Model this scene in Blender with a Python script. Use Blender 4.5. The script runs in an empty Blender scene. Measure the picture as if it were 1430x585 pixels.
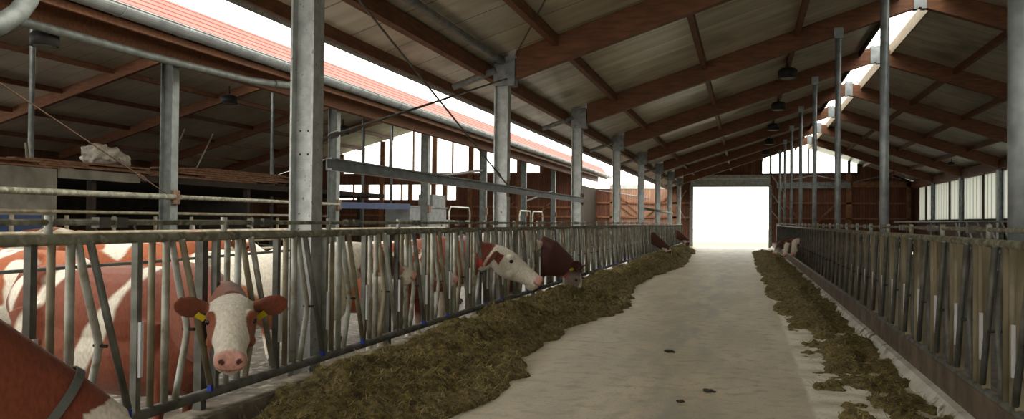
import bpy, bmesh, math, random
from mathutils import Vector, Matrix, noise
random.seed(7)
C = bpy.context.scene.collection
SC = bpy.context.scene
# ---------------------------------------------------------------- camera
F, YAW, PITCH, ROLL, H = 1159.4183, .2737, .0138, .0095, 1.5235
cam_d = bpy.data.cameras.new('camera'); cam = bpy.data.objects.new('camera', cam_d); C.objects.link(cam)
cam_d.sensor_width = 36; cam_d.lens = F * 36 / 1430; cam_d.clip_start = .05; cam_d.clip_end = 400
cy, sy, cp, sp, cr, sr = math.cos(YAW), math.sin(YAW), math.cos(PITCH), math.sin(PITCH), math.cos(ROLL), math.sin(ROLL)
fw = Vector((-cp * sy, cp * cy, sp)); rt0 = Vector((cy, sy, 0)); up0 = rt0.cross(fw)
rt = cr * rt0 + sr * up0; up = -sr * rt0 + cr * up0
M = Matrix((rt, up, -fw)).transposed().to_4x4(); M.translation = (0, 0, H)
cam.matrix_world = M
SC.camera = cam
# ---------------------------------------------------------------- world (bright overcast sky)
w = bpy.data.worlds.new('overcast'); SC.world = w; w.use_nodes = True
nt = w.node_tree; bg = nt.nodes['Background']
bg.inputs[0].default_value = (1.0, .965, .87, 1); bg.inputs[1].default_value = 4.2
SC.view_settings.view_transform = 'Standard'; SC.view_settings.look = 'None'
SC.view_settings.gamma = 1; SC.view_settings.use_curve_mapping = False
SC.view_settings.exposure = 0.0
SC.cycles.max_bounces = 8; SC.cycles.diffuse_bounces = 5; SC.cycles.transparent_max_bounces = 12
SC.cycles.use_denoising = True
SC.cycles.sample_clamp_indirect = 6

# ---------------------------------------------------------------- materials
MATS = {}
def mat(name, c1, c2=None, scale=4, rough=.7, metal=0, detail=6, stretch=(1, 1, 1), bump=0, bscale=40, lo=.35, hi=.65, c3=None, s3=1.0, lo3=.5, hi3=.65, spec=.4):
    m = bpy.data.materials.new(name); m.use_nodes = True; N = m.node_tree.nodes; L = m.node_tree.links
    b = N['Principled BSDF']; b.inputs['Roughness'].default_value = rough; b.inputs['Metallic'].default_value = metal
    b.inputs['Specular IOR Level'].default_value = spec
    g = N.new('ShaderNodeNewGeometry'); mp = N.new('ShaderNodeMapping'); mp.inputs['Scale'].default_value = stretch
    L.new(g.outputs['Position'], mp.inputs['Vector'])
    if c2 is None: c2 = tuple(x * .75 for x in c1)
    n = N.new('ShaderNodeTexNoise'); n.inputs['Scale'].default_value = scale; n.inputs['Detail'].default_value = detail
    L.new(mp.outputs[0], n.inputs['Vector'])
    r = N.new('ShaderNodeValToRGB'); r.color_ramp.elements[0].position = lo; r.color_ramp.elements[1].position = hi
    r.color_ramp.elements[0].color = (*c2, 1); r.color_ramp.elements[1].color = (*c1, 1)
    L.new(n.outputs['Fac'], r.inputs['Fac']); col = r.outputs['Color']
    if c3:
        n3 = N.new('ShaderNodeTexNoise'); n3.inputs['Scale'].default_value = s3; n3.inputs['Detail'].default_value = 8
        L.new(g.outputs['Position'], n3.inputs['Vector'])
        r3 = N.new('ShaderNodeMapRange'); r3.inputs[1].default_value = lo3; r3.inputs[2].default_value = hi3
        L.new(n3.outputs['Fac'], r3.inputs[0])
        mx = N.new('ShaderNodeMix'); mx.data_type = 'RGBA'; L.new(r3.outputs[0], mx.inputs[0]); L.new(col, mx.inputs[6]); mx.inputs[7].default_value = (*c3, 1)
        col = mx.outputs[2]
    L.new(col, b.inputs['Base Color'])
    if bump:
        n2 = N.new('ShaderNodeTexNoise'); n2.inputs['Scale'].default_value = bscale; n2.inputs['Detail'].default_value = 5
        L.new(mp.outputs[0], n2.inputs['Vector'])
        bp = N.new('ShaderNodeBump'); bp.inputs['Strength'].default_value = bump; bp.inputs['Distance'].default_value = .02
        L.new(n2.outputs['Fac'], bp.inputs['Height']); L.new(bp.outputs[0], b.inputs['Normal'])
    MATS[name] = m
    return m
def stripes(m, axis, period, width, colour, jitter=.15):
    """thin joints across a material every `period` metres along world axis, plus a tone per board"""
    N = m.node_tree.nodes; L = m.node_tree.links; b = N['Principled BSDF']
    src = b.inputs['Base Color'].links[0].from_socket
    g = N.new('ShaderNodeNewGeometry'); s = N.new('ShaderNodeSeparateXYZ'); L.new(g.outputs['Position'], s.inputs[0])
    d = N.new('ShaderNodeMath'); d.operation = 'DIVIDE'; L.new(s.outputs['XYZ'.index(axis)], d.inputs[0]); d.inputs[1].default_value = period
    fr = N.new('ShaderNodeMath'); fr.operation = 'FRACT'; L.new(d.outputs[0], fr.inputs[0])
    fl = N.new('ShaderNodeMath'); fl.operation = 'FLOOR'; L.new(d.outputs[0], fl.inputs[0])
    wn = N.new('ShaderNodeTexWhiteNoise'); wn.noise_dimensions = '1D'; L.new(fl.outputs[0], wn.inputs['W'])
    mr = N.new('ShaderNodeMapRange'); mr.inputs[3].default_value = 1 - jitter; mr.inputs[4].default_value = 1 + jitter; L.new(wn.outputs['Value'], mr.inputs[0])
    hv = N.new('ShaderNodeHueSaturation'); L.new(mr.outputs[0], hv.inputs['Value']); L.new(src, hv.inputs['Color'])
    lt = N.new('ShaderNodeMath'); lt.operation = 'LESS_THAN'; L.new(fr.outputs[0], lt.inputs[0]); lt.inputs[1].default_value = width / period
    mx = N.new('ShaderNodeMix'); mx.data_type = 'RGBA'; L.new(lt.outputs[0], mx.inputs[0]); L.new(hv.outputs[0], mx.inputs[6]); mx.inputs[7].default_value = (*colour, 1)
    L.new(mx.outputs[2], b.inputs['Base Color'])
    return m
galv = mat('galvanised_steel', (.27, .29, .285), (.155, .165, .16), scale=9, rough=.5, metal=.25, c3=(.11, .10, .08), s3=14, lo3=.62, hi3=.72)
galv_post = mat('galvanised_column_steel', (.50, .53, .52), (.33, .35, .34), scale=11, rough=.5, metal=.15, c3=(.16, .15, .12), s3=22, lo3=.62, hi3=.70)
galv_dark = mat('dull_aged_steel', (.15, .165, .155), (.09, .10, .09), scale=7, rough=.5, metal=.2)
galv_clean = mat('galvanised_pipe', (.32, .35, .36), (.20, .22, .23), scale=6, rough=.42, metal=.35)
bar_dark = mat('weathered_dark_steel', (.15, .15, .135), (.08, .078, .065), scale=8, rough=.55, metal=.3)
bar_mid = mat('aged_grey_tube', (.22, .225, .20), (.12, .12, .10), scale=8, rough=.5, metal=.2)
bar_light = mat('pale_galvanised_tube', (.46, .48, .45), (.27, .26, .20), scale=7, rough=.45, metal=.15, c3=(.20, .17, .10), s3=9, lo3=.56, hi3=.7)
bar_tan = mat('grimy_tube', (.34, .30, .21), (.19, .16, .10), scale=6, rough=.6, metal=.1)
rail_m = mat('mossy_rail', (.20, .20, .145), (.085, .078, .05), scale=9, rough=.6, metal=.15, c3=(.27, .25, .18), s3=16, lo3=.52, hi3=.64)
right_bar = mat('dung_stained_tube', (.31, .265, .17), (.13, .105, .06), scale=5, rough=.7, stretch=(1, 1, .35))
sleeve_m = mat('white_plastic_sleeve', (.70, .72, .76), (.6, .6, .62), rough=.3)
blue_m = mat('blue_plastic', (.03, .06, .45), rough=.4)
blueb = mat('blue_painted_steel', (.03, .06, .16), rough=.5)
black_m = mat('black_rubber', (.02, .02, .02), rough=.6)
glulam = mat('orange_stained_timber', (.205, .080, .032), (.115, .044, .019), scale=3, rough=.6, stretch=(1, 6, 6), c3=(.12, .05, .025), s3=1.5, lo3=.55, hi3=.75)
purl = mat('purlin_timber', (.20, .075, .030), (.11, .042, .018), scale=4, rough=.65, stretch=(5, 1, 5))
panel = mat('fibre_cement_sheet', (.62, .585, .47), (.42, .39, .30), scale=1.2, rough=.30, stretch=(.5, 3, .5), c3=(.19, .17, .12), s3=.9, lo3=.52, hi3=.72, spec=.5)
stripes(panel, 'Y', 1.02, .025, (.10, .09, .07), .12)
panel2 = mat('fibre_cement_sheet_left_hall', (.64, .56, .44), (.50, .43, .33), scale=1, rough=.6)
stripes(panel2, 'Y', 1.02, .02, (.12, .11, .09), .06)
wood_wall = mat('red_brown_cladding', (.19, .070, .035), (.11, .040, .020), scale=3, rough=.7, stretch=(8, 8, 1))
stripes(wood_wall, 'X', .16, .014, (.03, .012, .006), .22)
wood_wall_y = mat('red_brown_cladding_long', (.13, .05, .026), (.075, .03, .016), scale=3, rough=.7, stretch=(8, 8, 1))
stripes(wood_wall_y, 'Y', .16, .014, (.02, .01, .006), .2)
wood_lit = mat('daylit_outer_boards', (.40, .24, .165), (.29, .155, .10), scale=3, rough=.8, stretch=(8, 8, 1))  # cladding copy with the daylight falling between the roofs put into its paler colour
stripes(wood_lit, 'X', .16, .014, (.10, .05, .03), .15)
wood_frame = mat('orange_framing_timber', (.30, .13, .06), (.19, .08, .037), scale=5, rough=.6)
dark_wood = mat('dark_planks', (.05, .035, .024), (.025, .018, .012), scale=3, rough=.8)
plank_m = mat('sawn_planks', (.36, .19, .11), (.17, .085, .045), scale=6, rough=.7, stretch=(4, 1, 4))
pale_wood = mat('pale_new_timber', (.62, .54, .40), (.48, .40, .28), scale=5, rough=.6)
pale_tan = mat('weathered_ridge_board', (.33, .26, .17), (.22, .17, .11), rough=.7)
white_trim = mat('white_painted_metal', (.62, .64, .62), (.5, .5, .48), rough=.4)
pink = mat('red_profiled_sheet', (.40, .195, .17), (.36, .17, .15), scale=2, rough=.85, spec=.1)
stripes(pink, 'Z', .095, .026, (.20, .06, .05), .04)
gutter_m = mat('zinc_gutter', (.30, .325, .335), (.20, .22, .23), scale=3, rough=.35, metal=.45)
concrete = mat('concrete', (.30, .28, .235), (.19, .175, .14), scale=2.5, rough=.8, bump=.3)
kerb_m = mat('pale_worn_kerb', (.74, .73, .66), (.52, .50, .43), scale=3, rough=.7, c3=(.16, .13, .08), s3=5, lo3=.56, hi3=.66)
kerb_dirty = mat('dirty_concrete_kerb', (.27, .235, .18), (.10, .08, .05), scale=5, rough=.8, bump=.5, c3=(.38, .35, .29), s3=7, lo3=.56, hi3=.64)
kerb_dark = mat('dung_stained_kerb', (.17, .125, .085), (.085, .062, .042), scale=4, rough=.8, bump=.4)
slurry = mat('wet_slatted_floor', (.13, .115, .095), (.055, .048, .04), scale=7, rough=.35, c3=(.30, .28, .25), s3=11, lo3=.54, hi3=.62, bump=.5, bscale=18)
washed_out = mat('washed_out_far_ground', (.62, .60, .54), (.5, .49, .43), scale=6, rough=.9)  # overexposed haze over the far ground, put into a pale base colour
grass = mat('mown_grass', (.30, .33, .20), (.21, .25, .14), scale=8, rough=.9)
mud = mat('dark_stall_floor', (.10, .08, .06), (.05, .04, .03), scale=3, rough=.8)
bag_m = mat('white_woven_sack', (.85, .82, .76), (.55, .52, .47), scale=9, rough=.7, bump=.6, bscale=12)
tank_m = mat('grey_galvanised_box', (.30, .32, .32), (.20, .21, .21), scale=4, rough=.5, metal=.2)
collar_m = mat('grey_collar_strap', (.12, .13, .12), rough=.6)
red_m = mat('red_collar_tag', (.55, .03, .015), rough=.5)
yellow_m = mat('yellow_ear_tag', (.72, .58, .03), (.6, .48, .02), rough=.4)
eye_m = mat('dark_eye', (.012, .010, .009), rough=.08)
rust = mat('rusty_clamp', (.16, .085, .045), (.06, .035, .02), scale=20, rough=.8)
dung = mat('dark_dung_pat', (.04, .034, .02), (.025, .02, .012), scale=30, rough=.7)
# translucent wall sheet
def translucent():
    m = bpy.data.materials.new('translucent_wall_sheet'); m.use_nodes = True; N = m.node_tree.nodes; L = m.node_tree.links
    N.remove(N['Principled BSDF']); t = N.new('ShaderNodeBsdfTranslucent'); d = N.new('ShaderNodeBsdfDiffuse'); ms = N.new('ShaderNodeMixShader')
    g = N.new('ShaderNodeNewGeometry'); s = N.new('ShaderNodeSeparateXYZ'); L.new(g.outputs['Position'], s.inputs[0])
    wv = N.new('ShaderNodeTexWave'); wv.bands_direction = 'Y'; wv.inputs['Scale'].default_value = .55; wv.inputs['Distortion'].default_value = .6
    L.new(g.outputs['Position'], wv.inputs['Vector'])
    r = N.new('ShaderNodeValToRGB'); r.color_ramp.elements[0].color = (.36, .37, .35, 1); r.color_ramp.elements[1].color = (.54, .55, .52, 1); r.color_ramp.elements[0].position = .05; r.color_ramp.elements[1].position = .3
    L.new(wv.outputs['Fac'], r.inputs[0]); L.new(r.outputs[0], t.inputs[0]); L.new(r.outputs[0], d.inputs[0])
    ms.inputs[0].default_value = .3; L.new(t.outputs[0], ms.inputs[1]); L.new(d.outputs[0], ms.inputs[2])
    L.new(ms.outputs[0], N['Material Output'].inputs[0]); return m
trans = translucent()
def glassm():
    m = bpy.data.materials.new('clear_pane'); m.use_nodes = True; N = m.node_tree.nodes; L = m.node_tree.links
    N.remove(N['Principled BSDF']); t = N.new('ShaderNodeBsdfTransparent'); t.inputs[0].default_value = (.93, .95, .95, 1)
    g = N.new('ShaderNodeBsdfGlossy'); g.inputs['Roughness'].default_value = .05; ms = N.new('ShaderNodeMixShader'); ms.inputs[0].default_value = .06
    L.new(t.outputs[0], ms.inputs[1]); L.new(g.outputs[0], ms.inputs[2]); L.new(ms.outputs[0], N['Material Output'].inputs[0]); return m
glass = glassm()
# feed alley: worn concrete with a paler strip on the right and greyish wheel track
def alley():
    m = mat('worn_feed_alley_concrete', (.56, .49, .345), (.42, .36, .245), scale=1.6, rough=.5, detail=9, stretch=(1, .3, 1), bump=.12, bscale=9, c3=(.34, .29, .19), s3=5.5, lo3=.50, hi3=.70, spec=.45)
    N = m.node_tree.nodes; L = m.node_tree.links; b = N['Principled BSDF']; src = b.inputs['Base Color'].links[0].from_socket
    g = N.new('ShaderNodeNewGeometry'); s = N.new('ShaderNodeSeparateXYZ'); L.new(g.outputs['Position'], s.inputs[0])
    # pale strip X > .55, broken by dirt
    n = N.new('ShaderNodeTexNoise'); n.inputs['Scale'].default_value = 2.6; n.inputs['Detail'].default_value = 8; L.new(g.outputs['Position'], n.inputs['Vector'])
    a = N.new('ShaderNodeMath'); a.operation = 'MULTIPLY_ADD'; L.new(n.outputs['Fac'], a.inputs[0]); a.inputs[1].default_value = .12; L.new(s.outputs[0], a.inputs[2])
    r = N.new('ShaderNodeMapRange'); r.inputs[1].default_value = .58; r.inputs[2].default_value = .62; L.new(a.outputs[0], r.inputs[0])
    r2 = N.new('ShaderNodeMapRange'); r2.inputs[1].default_value = .62; r2.inputs[2].default_value = .42; L.new(n.outputs['Fac'], r2.inputs[0])
    mu = N.new('ShaderNodeMath'); mu.operation = 'MULTIPLY'; L.new(r.outputs[0], mu.inputs[0]); L.new(r2.outputs[0], mu.inputs[1])
    mx = N.new('ShaderNodeMix'); mx.data_type = 'RGBA'; L.new(mu.outputs[0], mx.inputs[0]); L.new(src, mx.inputs[6]); mx.inputs[7].default_value = (.72, .68, .55, 1)
    # greyish rubbed track around X=-.75
    wv = N.new('ShaderNodeTexNoise'); wv.inputs['Scale'].default_value = .8; wv.inputs['Detail'].default_value = 6
    mp = N.new('ShaderNodeMapping'); mp.inputs['Scale'].default_value = (3.5, .7, 1); L.new(g.outputs['Position'], mp.inputs[0]); L.new(mp.outputs[0], wv.inputs['Vector'])
    sb = N.new('ShaderNodeMath'); sb.operation = 'ADD'; L.new(s.outputs[0], sb.inputs[0]); sb.inputs[1].default_value = .75
    ab = N.new('ShaderNodeMath'); ab.operation = 'ABSOLUTE'; L.new(sb.outputs[0], ab.inputs[0])
    r3 = N.new('ShaderNodeMapRange'); r3.inputs[1].default_value = .85; r3.inputs[2].default_value = .15; L.new(ab.outputs[0], r3.inputs[0])
    r4 = N.new('ShaderNodeMapRange'); r4.inputs[1].default_value = .45; r4.inputs[2].default_value = .62; L.new(wv.outputs['Fac'], r4.inputs[0])
    m2 = N.new('ShaderNodeMath'); m2.operation = 'MULTIPLY'; L.new(r3.outputs[0], m2.inputs[0]); L.new(r4.outputs[0], m2.inputs[1])
    mx2 = N.new('ShaderNodeMix'); mx2.data_type = 'RGBA'; L.new(m2.outputs[0], mx2.inputs[0]); L.new(mx.outputs[2], mx2.inputs[6]); mx2.inputs[7].default_value = (.33, .31, .25, 1)
    # fine chaff
    n5 = N.new('ShaderNodeTexNoise'); n5.inputs['Scale'].default_value = 38; n5.inputs['Detail'].default_value = 4; L.new(g.outputs['Position'], n5.inputs['Vector'])
    r5 = N.new('ShaderNodeMapRange'); r5.inputs[1].default_value = .56; r5.inputs[2].default_value = .68; r5.inputs[4].default_value = .6; L.new(n5.outputs['Fac'], r5.inputs[0])
    mx3 = N.new('ShaderNodeMix'); mx3.data_type = 'RGBA'; L.new(r5.outputs[0], mx3.inputs[0]); L.new(mx2.outputs[2], mx3.inputs[6]); mx3.inputs[7].default_value = (.22, .18, .10, 1)
    L.new(mx3.outputs[2], b.inputs['Base Color']); return m
alley_m = alley()
silage_m = mat('chopped_grass_silage', (.20, .150, .042), (.052, .040, .013), scale=16, rough=.85, detail=8, bump=1.0, bscale=45, c3=(.36, .28, .11), s3=60, lo3=.60, hi3=.68)
straw_m = mat('silage_stalks', (.40, .31, .11), (.13, .10, .030), scale=8, rough=.8)

# ---------------------------------------------------------------- geometry helpers
def B(): return bmesh.new()
def box(bm, x0, x1, y0, y1, z0, z1):
    v = [bm.verts.new(p) for p in ((x0,y0,z0),(x1,y0,z0),(x1,y1,z0),(x0,y1,z0),(x0,y0,z1),(x1,y0,z1),(x1,y1,z1),(x0,y1,z1))]
    for f in ((0,3,2,1),(4,5,6,7),(0,1,5,4),(1,2,6,5),(2,3,7,6),(3,0,4,7)): bm.faces.new([v[i] for i in f])
def beam(bm, p, q, wd, ht, up=(0, 0, 1)):
    p, q, up = Vector(p), Vector(q), Vector(up); d = (q - p).normalized(); s = d.cross(up).normalized() * wd / 2; u = s.cross(d).normalized() * ht / 2
    v = [bm.verts.new(e + a * s + b * u) for e in (p, q) for a, b in ((-1,-1),(1,-1),(1,1),(-1,1))]
    for f in ((0,3,2,1),(4,5,6,7),(0,1,5,4),(1,2,6,5),(2,3,7,6),(3,0,4,7)): bm.faces.new([v[i] for i in f])
def tube(bm, pts, r, n=10, cap=True):
    pts = [Vector(p) for p in pts]; rs = r if isinstance(r, (list, tuple)) else [r] * len(pts); rings = []
    d0 = (pts[1] - pts[0]).normalized(); ref = Vector((0, 0, 1)) if abs(d0.z) < .9 else Vector((1, 0, 0)); s = d0.cross(ref).normalized()
    for i, p in enumerate(pts):
        d = ((pts[min(i+1, len(pts)-1)] - pts[max(i-1, 0)])).normalized()
        s = (s - d * s.dot(d)).normalized(); u = d.cross(s)
        rings.append([bm.verts.new(p + rs[i] * (math.cos(a) * s + math.sin(a) * u)) for a in [2 * math.pi * k / n for k in range(n)]])
    for a, b in zip(rings, rings[1:]):
        for k in range(n):
            f = bm.faces.new((a[k], a[(k+1) % n], b[(k+1) % n], b[k])); f.smooth = True
    if cap: bm.faces.new(rings[0][::-1]); bm.faces.new(rings[-1])
def loft(bm, st, upv=(0, 0, 1), n=16, pw=1.0):
    """st: list of (point, halfwidth, halfheight)"""
    pts = [Vector(s[0]) for s in st]; rings = []
    for i, p in enumerate(pts):
        d = (pts[min(i+1, len(pts)-1)] - pts[max(i-1, 0)]).normalized(); u = Vector(upv); s = d.cross(u)
        if s.length < .05: s = d.cross(Vector((0, 1, 0)))
        s.normalize(); u = s.cross(d).normalized()
        rings.append([bm.verts.new(p + st[i][1] * math.cos(a) * s + st[i][2] * math.sin(a) * u) for a in [2 * math.pi * k / n for k in range(n)]])
    for a, b in zip(rings, rings[1:]):
        for k in range(n): bm.faces.new((a[k], a[(k+1) % n], b[(k+1) % n], b[k]))
    bm.faces.new(rings[0][::-1]); bm.faces.new(rings[-1])
def prism_y(bm, poly, y0, y1):
    a = [bm.verts.new((x, y0, z)) for x, z in poly]; b = [bm.verts.new((x, y1, z)) for x, z in poly]; n = len(poly)
    bm.faces.new(a); bm.faces.new(b[::-1])
    for k in range(n): bm.faces.new((a[k], b[k], b[(k+1) % n], a[(k+1) % n]))
def sphere(bm, c, r, sx=1, sy_=1, sz=1, n=12):
    m = Matrix.Translation(c) @ Matrix.Diagonal((r * sx, r * sy_, r * sz, 1))
    bmesh.ops.create_uvsphere(bm, u_segments=n, v_segments=max(6, n // 2 + 2), radius=1, matrix=m)
def obj(name, bm, m, parent=None, smooth=False):
    bmesh.ops.recalc_face_normals(bm, faces=bm.faces)
    if parent is not None:
        off = parent.get('_w') ; off = Vector(off) if off is not None else Vector((0, 0, 0))
        bmesh.ops.translate(bm, verts=bm.verts, vec=-off)
    me = bpy.data.meshes.new(name); bm.to_mesh(me); bm.free()
    if smooth:
        for p in me.polygons: p.use_smooth = True
    me.materials.append(m); o = bpy.data.objects.new(name, me); C.objects.link(o)
    if parent is not None: o.parent = parent; o['_w'] = parent.get('_w', (0, 0, 0))
    return o
def tag(o, label, cat, group=None, kind=None):
    o['label'] = label; o['category'] = cat
    if group: o['group'] = group
    if kind: o['kind'] = kind
    return o
def thing(name, label, cat, loc=(0, 0, 0), group=None):
    o = bpy.data.objects.new(name, None); C.objects.link(o); o.location = loc; o['_w'] = tuple(loc); o.empty_display_size = .1
    return tag(o, label, cat, group)
def struct(name, bm, m, parent=None):
    o = obj(name, bm, m, parent)
    if parent is None: o['kind'] = 'structure'
    return o
def copy_tree(o, parent=None):
    c = o.copy(); C.objects.link(c)
    if parent is not None: c.parent = parent
    for ch in list(o.children): copy_tree(ch, c)
    return c
ORD = ['first', 'second', 'third', 'fourth', 'fifth', 'sixth', 'seventh', 'eighth', 'ninth', 'tenth', 'eleventh', 'twelfth', 'thirteenth', 'fourteenth']

XL, XW, XP, XR, XWALL = -3.54, -9.64, 1.85, 3.39, 9.75
YW, YB = 54.45, -11.6          # far and rear ends
def zt(x): return 6.38 - .325 * (XR - x) if x < XR else 6.38 - .355 * (x - XR)     # top of the main rafters
YM = [.43 - 6, .43] + [6.43 + 6 * k for k in range(8)]
# left hall roof, top of rafters
def zl(x): return 4.66 + .28 * (XW - x) if x > -19.2 else 4.66 + .28 * 9.56 - .28 * (-19.2 - x)

# ================================================================ LARGE STRUCTURE
b = B(); box(b, -3.38, 1.62, YB - 3, YW + 1.0, -.2, 0); struct('floor', b, alley_m)
b = B(); box(b, -9.2, -3.62, YB, YW - .05, -.45, -.25); struct('floor', b, slurry)
b = B(); box(b, 1.78, XWALL, YB, YW - .05, -.45, -.25); struct('floor', b, mud)
b = B(); box(b, -29.6, -9.2, YB, YW - .05, -.45, -.25); struct('floor', b, mud)
b = B(); box(b, -120, 120, YW + 18, 220, -.5, -.10); struct('ground', b, washed_out)
b = B(); box(b, -120, 120, YW + 1.0, YW + 18, -.5, -.08); struct('ground', b, grass)
b = B(); box(b, -3.62, -3.38, YB, YW - 1, -.35, .22); struct('trim_1', b, kerb_dirty)
b = B(); box(b, 1.62, 1.78, YB, YW - 1, -.35, .33); struct('trim_2', b, kerb_dark)
b = B(); prism_y(b, [(1.46, -.05), (1.625, -.05), (1.625, .12), (1.57, .10), (1.50, .02)], YB, YW - 1); struct('trim_3', b, kerb_m)
# roofs
def slab(x0, x1, zf, y0, y1, t=.07):
    b = B(); prism_y(b, [(x0, zf(x0)), (x1, zf(x1)), (x1, zf(x1) + t), (x0, zf(x0) + t)], y0, y1); return b
struct('ceiling', slab(-4.72, 2.98, zt, YB, YW + .5), panel)
struct('ceiling', slab(3.80, 10.3, zt, YB, YW + .5), panel)
struct('ceiling', slab(-18.9, -8.75, zl, YB, 48.4), panel2)
struct('ceiling', slab(-30, -19.35, zl, YB, 48.4), panel2)
# far wall of the main barn
b = B()
prism_y(b, [(-9.5, -.1), (-8.3, -.1), (-8.3, 3.72), (-9.5, 3.72)], YW, YW + .1)
prism_y(b, [(-4.6, -.1), (-3.2, -.1), (-3.2, 3.72), (-4.6, 3.72)], YW, YW + .1)
prism_y(b, [(-4.7, 3.72), (-3.2, 3.72), (-3.2, zt(-3.2)), (-4.7, zt(-4.7))], YW, YW + .1)
prism_y(b, [(-3.2, 3.85), (.96, 3.85), (.96, zt(.96)), (-3.2, zt(-3.2))], YW, YW + .1)
prism_y(b, [(.96, 3.85), (1.42, 3.85), (1.42, 4.65), (.96, 4.65)], YW, YW + .1)
prism_y(b, [(1.42, -.1), (XWALL, -.1), (XWALL, 4.1), (9.0, zt(9.0)), (6.64, zt(6.64)), (6.64, 4.65), (1.42, 4.65)], YW, YW + .1)
struct('wall_far', b, wood_wall)
b = B(); prism_y(b, [(-8.3, -.1), (-4.6, -.1), (-4.6, 3.72), (-8.3, 3.72)], YW, YW + .1); struct('wall_yard', b, wood_lit)
# right side wall
b = B()
box(b, XWALL, XWALL + .1, YB, YW, -.35, 1.78); box(b, XWALL, XWALL + .1, YB, YW, 3.68, 4.12)
box(b, XWALL, XWALL + .1, 52.9, YW, 1.78, 3.68)
struct('wall_right', b, wood_wall_y)
# rear wall behind the camera with its open gate
b = B()
prism_y(b, [(4.5, -.1), (XWALL, -.1), (XWALL, 4.1), (4.5, zt(4.5))], YB - .1, YB)
struct('wall_rear', b, wood_wall)
# left hall walls
YH = 48.3
b = B()
box(b, -29.6, -9.5, YH, YH + .1, -.35, 2.79)
box(b, -29.6, -25.3, YH, YH + .1, 2.79, 3.73); box(b, -17.05, -9.5, YH, YH + .1, 2.79, 3.73)
box(b, -29.6, -9.5, YH, YH + .1, 3.73, 4.42)
prism_y(b, [(-29.6, 4.42), (-24.9, 4.42), (-24.9, zl(-24.9) - .03), (-29.6, zl(-29.6) - .03)], YH, YH + .1)
prism_y(b, [(-11.75, 4.42), (-9.5, 4.42), (-9.5, zl(-9.5) - .03), (-11.75, zl(-11.75) - .03)], YH, YH + .1)
struct('wall_left_hall', b, wood_wall)
b = B(); box(b, -29.7, -29.6, YB, YH, -.35, 1.3); box(b, -29.7, -29.6, 22, YH, 1.3, 4.42); struct('wall_left', b, wood_wall_y)
b = B(); box(b, -29.6, -9.6, YB - .1, YB, -.3, 1.4); struct('wall_rear_left', b, wood_wall)
b = B(); box(b, -9.6, -9.5, YH, YW + .1, -.1, 3.72); struct('wall_return', b, dark_wood)

# far gate: roller casing and frame
b = B(); box(b, -3.35, 1.5, YW - .32, YW, 3.92, 4.55); d = struct('door_1', b, galv_clean)
b = B(); box(b, -3.32, 1.47, YW - .34, YW - .321, 4.28, 4.34); struct('casing_edge', b, pale_wood, d)
b = B(); box(b, -3.3, 1.45, YW - .28, YW - .2, 3.80, 3.92); struct('shutter_bottom', b, galv, d)
b = B(); box(b, -3.42, -3.2, YW - .2, YW - .005, 0, 3.92); struct('trim_4', b, galv)
b = B(); box(b, 1.42, 1.60, YW - .2, YW - .005, 0, 3.92); struct('trim_5', b, galv)
b = B(); box(b, -8.6, -4.7, YW - .03, YW + .13, 3.70, 3.97); struct('trim_6', b, white_trim)
# gable glazing of the main barn
b = B()
xs = [.96, 3.39, 6.64]
poly = [(.96, 4.65), (6.64, 4.65), (6.64, zt(6.64) - .02), (3.39, 6.36), (.96, zt(.96) - .02)]
prism_y(b, poly, YW + .03, YW + .05); wdo = struct('window_1', b, glass)
b = B()
for x, ww in ((.96, .16), (1.53, .13), (3.78, .07), (4.22, .07), (6.12, .16), (6.66, .16)): box(b, x - ww / 2, x + ww / 2, YW - .03, YW + .12, 4.6, min(zt(x), 6.3) - .01)
box(b, .9, 6.7, YW - .04, YW + .12, 4.55, 4.66)
struct('window_frame', b, dark_wood, wdo)
# left hall glazing
b = B(); prism_y(b, [(-24.9, 4.42), (-11.75, 4.42), (-11.75, zl(-11.75) - .05), (-19.2, 7.3), (-24.9, zl(-24.9) - .05)], YH + .03, YH + .05); wdo = struct('window_2', b, glass)
b = B()
for x, ww in ((-24.9, .2), (-23.4, .08), (-22.1, .3), (-21.6, .08), (-20.0, .08), (-18.6, .3), (-17.4, .08), (-16.2, .3), (-15.6, .08), (-14.2, .08), (-13.1, .35), (-11.75, .2)):
    box(b, x - ww / 2, x + ww / 2, YH - .04, YH + .12, 4.4, zl(x) - .04)
box(b, -25, -11.7, YH - .05, YH + .12, 4.34, 4.44); struct('window_frame', b, wood_frame, wdo)
b = B(); box(b, -25.3, -17.05, YH + .03, YH + .05, 2.79, 3.73); wdo = struct('window_3', b, glass)
b = B()
for x, ww in ((-25.2, .1), (-24.1, .06), (-23.2, .3), (-22, .06), (-20.8, .06), (-20.2, .25), (-18.9, .06), (-17.9, .3), (-17.1, .1)): box(b, x - ww / 2, x + ww / 2, YH - .04, YH + .12, 2.76, 3.76)
struct('window_frame', b, wood_frame, wdo)
# right wall translucent bays
bays = [(y0 + .0, y0 + 6) for y0 in [-11.57, -5.57] + [.43 + 6 * k for k in range(8)]] + [(48.43, 52.9)]
for i, (y0, y1) in enumerate(bays):
    b = B(); box(b, XWALL + .03, XWALL + .05, y0, y1, 1.78, 3.68); wdo = struct('window_%d' % (4 + i), b, trans)
    b = B(); ym = (y0 + y1) / 2 if i < len(bays) - 1 else y0 + 2.6
    box(b, XWALL - .03, XWALL + .08, ym - .11, ym + .11, 1.78, 3.68); box(b, XWALL - .05, XWALL + .08, y0, y1, 1.68, 1.80); struct('window_frame', b, dark_wood, wdo)
b = B()
beam(b, (XWALL - .06, YB, 3.80), (XWALL - .06, YW, 3.80), .08, .24); struct('trim_7', b, wood_frame)
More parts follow.
